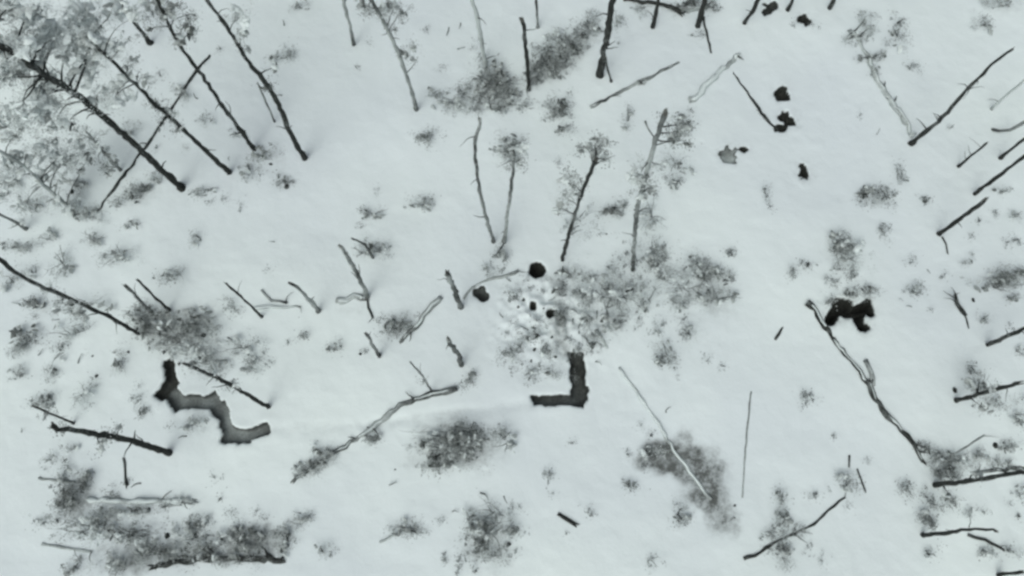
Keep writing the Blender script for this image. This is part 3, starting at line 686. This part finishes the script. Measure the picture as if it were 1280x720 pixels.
L('fallen_stick', 'faint grey doubled stick lying low at the left edge', [(55,680),(80,684),(115,690)], 4, 4, 'p', 0.4, 2, cat='stick')
L('fallen_stick', 'grey curved stick with a tuft in the lower open snow', [(475,678),(490,670),(512,660)], 4, 3, 'p', 0.3, 1, crown=[(508,657,7,.5,.6)], cat='stick')
L('fallen_stick', 'thin dark twig beside the dark splintered tip of the tall patchy tree', [(806,153),(812,164),(818,173)], 2.6, 2.2, 'g', 0, 0, cat='stick')
L('fallen_stick', 'pale curved stick in the churned snow beside the trench mouth', [(745,415),(752,424),(758,435)], 4, 3, 'p', 0.5, 0, cat='stick')
L('fallen_stick', 'thin dark stick in the grey thicket edge', [(156,572),(158,590),(160,606)], 3, 4, 'd', 0, 0, cat='stick')

# ------------------------------------------------------------------ shrubs and brush: x, y, rx, ry, tone, density
SHRUBS = [
 (378,12,10,8,.48,.5),(357,72,15,9,.52,.7),(335,196,14,11,.42,.5),(352,228,10,8,.36,.6),(537,178,13,11,.40,.5),(541,120,12,7,.40,.6),(578,116,10,9,.38,.6),(570,130,28,10,.55,.4),
 (620,98,20,26,.46,.9),(626,135,18,10,.5,.6),(638,190,20,18,.45,.35),(698,138,16,14,.32,.6),(706,161,8,8,.36,.6),(686,80,20,20,.40,.8),(714,58,16,16,.36,.8),(738,34,10,16,.46,.6),(705,84,14,14,.42,.6),
 (848,162,12,16,.48,.5),(848,232,15,8,.48,.4),(785,152,7,18,.6,.25),(764,268,15,9,.45,.8),(780,258,5,5,.3,.8),(816,320,13,22,.48,.45),(808,375,12,18,.50,.5),
 (880,340,20,14,.46,.5),(897,372,26,12,.50,.4),(911,319,6,5,.30,.8),(832,445,13,13,.46,.6),(858,415,13,14,.6,.25),(756,385,16,26,.55,.3),(744,430,9,11,.28,.8),(733,396,8,18,.46,.5),
 (699,362,10,7,.28,.8),(704,395,9,13,.42,.8),(645,440,9,9,.40,.6),(670,420,6,10,.34,.7),(664,468,10,10,.5,.4),(760,360,7,12,.46,.5),(713,345,16,10,.5,.4),
 (466,268,16,7,.46,.4),(478,312,11,8,.48,.6),(530,255,16,8,.45,.5),(455,316,12,12,.55,.4),(495,408,20,12,.40,.6),(590,475,9,8,.34,.7),(418,437,7,5,.34,.7),(380,421,5,6,.34,.7),
 (468,549,9,6,.5,.5),(560,562,34,18,.40,.7),(586,550,20,18,.44,.6),(548,575,16,10,.32,.6),(630,550,18,16,.62,.25),(612,668,28,24,.5,.4),(598,683,14,12,.42,.6),(640,662,12,9,.42,.5),(590,642,8,8,.4,.5),
 (512,660,24,7,.55,.35),(685,592,5,7,.38,.6),(790,604,7,7,.35,.7),(852,650,12,9,.55,.4),(815,565,14,9,.5,.35),
 (1120,52,10,16,.5,.35),(1085,245,14,11,.34,.7),(1108,248,9,9,.40,.6),(1122,222,7,15,.55,.35),(1050,300,13,14,.38,.6),(1046,318,14,8,.48,.5),(1065,346,6,8,.38,.7),(1045,338,8,6,.38,.6),
 (1080,366,11,7,.38,.7),(988,341,5,6,.30,.9),(1010,333,9,5,.38,.5),(1142,363,8,8,.42,.9),(1103,290,7,9,.38,.5),(1036,380,8,6,.52,.5),
 (1258,352,14,12,.40,.6),(1276,340,9,9,.34,.8),(1243,356,13,6,.44,.7),(1212,466,8,8,.42,.5),(1178,586,16,10,.40,.6),(1152,560,8,8,.40,.5),(1194,596,8,8,.42,.6),(1134,611,8,8,.44,.6),
 (1156,650,12,10,.58,.5),(1186,627,9,9,.48,.4),(975,622,6,8,.36,.7),(976,648,7,16,.5,.5),(978,692,9,18,.52,.5),(966,668,12,8,.42,.5),(1060,606,12,14,.62,.3),(1008,494,8,5,.38,.6),(995,660,8,8,.45,.5),
 (1156,250,5,6,.34,.7),(1245,6,16,9,.46,.6),(1226,30,12,9,.48,.4),(1270,440,8,6,.45,.4),(1225,400,8,5,.45,.4),
 (200,408,26,16,.40,.8),(245,402,24,14,.42,.7),(178,392,14,10,.42,.6),(40,380,15,7,.38,.7),(33,425,14,14,.36,.9),(266,456,16,10,.46,.6),(290,386,12,7,.46,.5),(150,456,9,14,.5,.4),
 (312,456,20,9,.55,.5),(235,436,36,14,.55,.4),(245,530,15,9,.55,.4),(181,512,8,7,.36,.7),(176,497,6,8,.4,.4),(62,500,16,9,.48,.4),(104,492,14,14,.58,.3),(60,466,14,5,.42,.5),(78,440,10,12,.58,.3),
 (175,243,16,10,.38,.8),(258,242,16,6,.44,.5),(80,330,14,20,.58,.3),(150,325,22,16,.62,.3),(215,345,18,12,.58,.3),(165,283,9,6,.40,.5),(312,216,12,9,.52,.4),(12,310,12,5,.42,.5),(40,340,14,9,.55,.3),
 (88,622,17,16,.34,.9),(108,603,11,12,.46,.6),(132,652,13,14,.44,.6),(165,640,26,8,.52,.5),(165,668,34,11,.54,.5),(250,656,16,9,.50,.6),(303,668,12,9,.34,.9),(326,666,11,10,.38,.8),(358,676,8,16,.40,.8),
 (200,694,34,10,.50,.6),(262,692,34,9,.46,.65),(146,702,20,12,.48,.6),(312,688,22,9,.46,.6),(95,708,14,8,.55,.4),(66,575,10,6,.46,.4),(85,585,8,14,.55,.3),(60,652,14,5,.42,.4),(225,630,20,6,.55,.4),(378,652,14,10,.5,.3),(405,688,10,7,.42,.4),
 (1175,570,14,9,.44,.6),(1200,575,12,8,.48,.6),(1225,572,12,9,.55,.4),(1250,580,12,6,.5,.5),(1165,625,10,9,.5,.5),(1268,520,8,14,.58,.4),(1215,485,10,9,.42,.6),(1240,505,9,8,.5,.5),(1262,372,10,6,.5,.5),(1250,240,9,5,.5,.5),(1205,330,8,6,.5,.4),(1262,690,10,6,.55,.4),(1215,640,12,6,.55,.4),(1160,690,10,7,.58,.3),
 (604,118,14,12,.44,.7),(640,122,14,10,.48,.6),(660,132,12,7,.5,.5),(594,140,10,7,.48,.5),(668,95,12,12,.42,.7),(726,44,10,10,.36,.7),(800,12,12,7,.45,.5),(862,8,14,7,.42,.6),(892,12,9,8,.5,.5),(868,45,8,5,.52,.4),(770,30,9,12,.5,.4),
 (725,372,13,9,.5,.5),(772,400,14,12,.52,.45),(790,360,12,12,.54,.4),(830,345,12,10,.52,.4),(850,380,14,10,.55,.4),(870,330,10,9,.46,.5),(905,350,12,9,.48,.5),(820,410,9,9,.5,.4),(765,340,9,9,.5,.4),(740,350,11,8,.46,.5),(722,440,9,7,.45,.5),(684,440,10,10,.46,.6),(655,425,9,7,.46,.5),(632,445,9,7,.42,.6),(690,470,8,8,.5,.5),(640,372,9,7,.46,.5),(612,335,9,8,.46,.6),(625,322,9,8,.42,.6),
 (120,270,16,9,.5,.5),(40,262,18,9,.55,.4),(15,225,16,12,.49,.5),(100,232,14,9,.5,.5),(150,255,12,8,.5,.4),(30,310,14,8,.55,.46),(60,300,14,10,.58,.35),(120,300,16,9,.58,.35),(250,300,12,8,.6,.3),
 (770,372,34,24,0.72,0.22),(862,362,36,22,0.72,0.22),(802,325,24,20,0.72,0.19),(815,270,18,28,0.74,0.17),(722,280,20,24,0.74,0.17),(842,215,20,16,0.72,0.19),(225,425,48,20,0.70,0.25),(110,385,30,12,0.70,0.19),(90,418,26,14,0.74,0.17),(300,432,30,12,0.72,0.19),(700,60,34,22,0.66,0.25),(610,122,34,16,0.69,0.25),(120,660,40,16,0.70,0.22),(250,672,40,12,0.68,0.25),(560,545,40,16,0.70,0.22),(620,640,24,14,0.74,0.19),(1060,320,24,18,0.74,0.17),(1240,355,26,12,0.69,0.22),(1190,575,26,12,0.69,0.22),
 (1062,368,18,5,.42,.6),(1040,352,9,6,.45,.5),(228,118,13,10,.58,.45),(165,165,13,9,.56,.45),(262,150,10,8,.58,.4),(200,225,14,7,.5,.5),(300,168,9,7,.52,.4),(15,355,13,8,.52,.5),(20,470,12,8,.58,.4),(1268,270,9,6,.5,.45),(1258,560,12,7,.5,.5),(1272,615,9,7,.5,.45),(1230,690,12,6,.55,.4),
 (92,560,8,5,.5,.4),(395,560,5,5,.4,.4),(1120,30,10,8,.5,.4),(1138,86,9,5,.42,.5),(957,245,5,12,.55,.4),(735,640,5,6,.5,.3),(815,700,10,6,.6,.25),
]
for k, s_ in enumerate(SHRUBS): shrub(*s_, seed=k)

# ------------------------------------------------------------------ small dark sticks, stubs and clods poking through the snow
def sprig(px, py, s_, dark, seed):
    """tuft of dead stalks, short stick or clod of thrown earth"""
    r = random.Random(seed*13+1); b = W(px, py); b.z = base_z(b.x, b.y); R = s_*PX(b)
    col = 'dark' if dark else 'grey frosted'; size = 'tiny' if s_ < 4.5 else 'small' if s_ < 5.5 else 'larger'
    kind = r.choice(('tuft', 'tuft', 'stick', 'clod') if dark else ('tuft', 'tuft', 'tuft', 'stick')); mb = MB()
    if kind == 'clod':
        K = 7; rings = [(0.0, .75), (.35, 1.0), (.7, .7), (.95, .25)]; a0 = r.uniform(0, 6.28); st = r.uniform(.6, 1.0)
        pts = [b + Vector((0, 0, q*R*0.55-0.03)) for q, _ in rings]
        mb.tube(pts, [R*0.55*w for _, w in rings], K, 0.28, r)
        for v in mb.v:
            x, y = v.x-b.x, v.y-b.y; u = x*math.cos(a0)+y*math.sin(a0); w = -x*math.sin(a0)+y*math.cos(a0); w *= st
            v.x = b.x+u*math.cos(a0)-w*math.sin(a0); v.y = b.y+u*math.sin(a0)+w*math.cos(a0)
        o = mb.build('earth_clod', [M_BARK], None, b)
        tag(o, describe(px, py, f'{size} dark', 'earth clod'), 'clod', 'dark clods of thrown earth on the snow')
    elif kind == 'stick':
        a = r.uniform(0, 6.28); d = Vector((math.cos(a), math.sin(a), 0))*R*r.uniform(.8, 1.3)
        lp, lr = limb(b-d+Vector((0, 0, 0.01)), b+d+Vector((0, 0, r.uniform(.03, .25))), max(.018, R*.16), max(.008, R*.06), r, 0.03, 6, 0.10)
        o = mb.tube(lp, lr, 6, .15, r, frost=frost_run(6, 'd' if dark else 'g', r, False)).build('broken_twig', [M_BARK if dark else M_GREY], None, b)
        tag(o, describe(px, py, f'{size} {col}', 'broken stick'), 'stick', 'short broken sticks lying on the snow')
    else:
        root = empty('twig_tuft', b); tag(root, describe(px, py, f'{size} {col}', 'twig tuft'), 'twig', 'tufts of dead twigs poking through the snow')
        sprays(mb, b+Vector((0, 0, .08)), R, R, .12, int(14+s_*s_*1.3), (.22 if dark else .50), .08, r, 0.9)
        mb.build('foliage', [M_LEAF], root, b, True, False)['kind'] = 'stuff'
        for _ in range(r.randint(1, 3)):
            a = r.uniform(0, 6.28); e = b+Vector((math.cos(a)*R, math.sin(a)*R, 0))*r.uniform(.4, 1.0)+Vector((0, 0, r.uniform(.1, .35)))
            lp, lr = limb(b-Vector((0, 0, .05)), e, max(.010, R*.07), .004, r, .1, 5)
            MB().tube(lp, lr, 4, .05, r).build('stem', [M_BARK if dark else M_GREY], root, b)
SPR = [(662,362,4,1),(678,366,4,1),(655,375,5,1),(700,402,5,1),(672,404,5,1),(712,428,5,1),(648,418,4,1),(690,424,4,1),(705,372,4,1),(640,405,5,1),(730,425,5,1),(680,388,4,1),(664,452,4,1),(718,392,5,1),(632,418,4,0),(650,365,5,1),(464,57,4,1),(447,87,4,0),(575,34,4,1),(560,42,6,0),(577,62,6,0),(555,85,5,0),(534,40,5,0),(712,117,5,0),(697,205,4,1),(865,142,4,1),(990,35,3,1),(1010,33,3,0),(1022,36,3,0),(1074,145,3,0),(1097,165,4,0),(1106,235,4,0),
 (962,260,4,1),(1188,160,4,0),(1115,255,5,1),(1156,252,6,1),(1160,340,3,1),(1137,328,6,0),(1180,345,5,0),(1135,384,5,0),(1161,388,3,1),(1125,376,3,0),(1245,265,5,0),(1268,300,6,1),(1212,297,4,0),(1222,278,4,0),(1258,302,5,1),(1260,408,4,1),(1215,376,5,1),
 (855,398,4,1),(845,365,3,1),(862,322,4,1),(800,398,4,1),(745,395,4,1),(775,325,4,1),(783,318,5,1),(778,363,6,0),(758,293,3,1),(807,293,3,0),(852,425,4,0),(883,452,6,0),(902,458,5,0),(718,470,5,0),(800,310,3,0),
 (627,395,4,1),(640,375,5,1),(632,365,5,0),(648,385,4,1),(655,412,5,1),(668,438,5,1),(660,395,4,0),(640,462,5,0),(675,460,5,0),(690,465,6,0),(725,412,6,1),(716,405,5,1),(708,452,5,0),(748,455,5,0),(738,372,5,1),(690,375,5,0),(700,384,4,0),(683,410,5,1),(676,430,4,0),(694,447,4,1),(652,455,4,0),(635,350,5,0),(658,350,5,1),(628,340,5,1),(684,352,5,0),(745,415,4,1),(752,402,4,1),
 (452,283,4,1),(472,238,4,0),(337,337,3,0),(340,302,3,0),(450,442,4,1),(457,441,4,1),(425,428,3,0),(340,455,5,0),(360,427,3,0),(494,587,3,1),(492,605,5,0),(530,477,5,0),(512,560,4,0),(545,560,5,1),(530,585,4,1),(570,640,4,1),(605,620,6,1),(632,625,5,0),(640,630,4,0),(575,700,6,1),(596,710,5,1),(620,695,6,1),(636,680,6,1),(555,700,8,0),(555,650,5,0),
 (685,603,4,1),(692,617,3,0),(708,667,3,0),(716,554,4,0),(800,532,4,0),(835,513,5,0),(812,545,5,1),(806,582,5,1),(786,568,5,0),(848,640,5,1),(856,655,5,0),(914,650,4,1),(918,632,4,1),(845,630,5,0),(1086,577,3,0),(1006,507,7,1),(1040,545,3,0),(1010,685,4,1),(1025,700,5,0),(1017,620,8,0),(1060,635,4,0),(1243,557,6,1),(1243,575,4,0),(1270,645,4,1),(1262,630,4,0),(1192,488,7,1),(1275,500,6,0),
 (230,547,5,1),(213,535,4,0),(268,597,5,0),(275,625,4,1),(290,640,6,0),(162,600,6,1),(172,607,6,1),(140,615,7,1),(148,620,6,1),(187,637,5,1),(207,636,5,1),(212,634,4,1),(155,637,4,0),(140,660,5,1),(128,665,6,1),(245,645,7,1),(243,665,6,0),(210,670,7,1),(222,678,5,0),(280,675,6,1),(260,675,5,0),(108,668,6,0),(75,653,8,1),(100,590,6,0),(105,598,6,1),(185,675,5,0),(160,680,6,0),(345,665,6,1),(330,650,5,0),(320,640,4,0),(372,640,5,0),(415,690,5,0),
 (120,470,5,1),(100,448,5,0),(60,478,5,0),(28,538,3,1),(28,460,5,0),(115,445,3,1),(160,440,4,1),(205,440,5,1),(225,455,5,1),(275,470,5,1),(310,445,5,1),(330,440,4,0),(290,425,5,1),(255,420,6,1),(185,430,5,1),(170,412,6,1),(295,440,4,1),(52,440,5,0),(70,400,4,1),(45,395,5,1),(20,380,6,0),(300,260,5,0),(282,250,5,0),(238,242,4,1),(262,252,5,0),
 (310,210,5,1),(325,218,5,0),(358,233,6,1),(338,205,5,1),(320,195,4,0),(348,120,4,1),(355,30,4,1),(275,62,4,0),(200,95,6,1),(190,105,5,0),(220,112,5,0),(232,185,4,0),(245,120,4,1),(195,185,4,0),(178,180,5,1),(55,185,5,1),(50,195,4,1),(90,240,6,1),(10,240,5,1),(25,245,5,0),(85,160,7,1),(65,205,6,0)]
for k, (x, y, s_, d_) in enumerate(SPR): sprig(x, y, s_, d_, k)
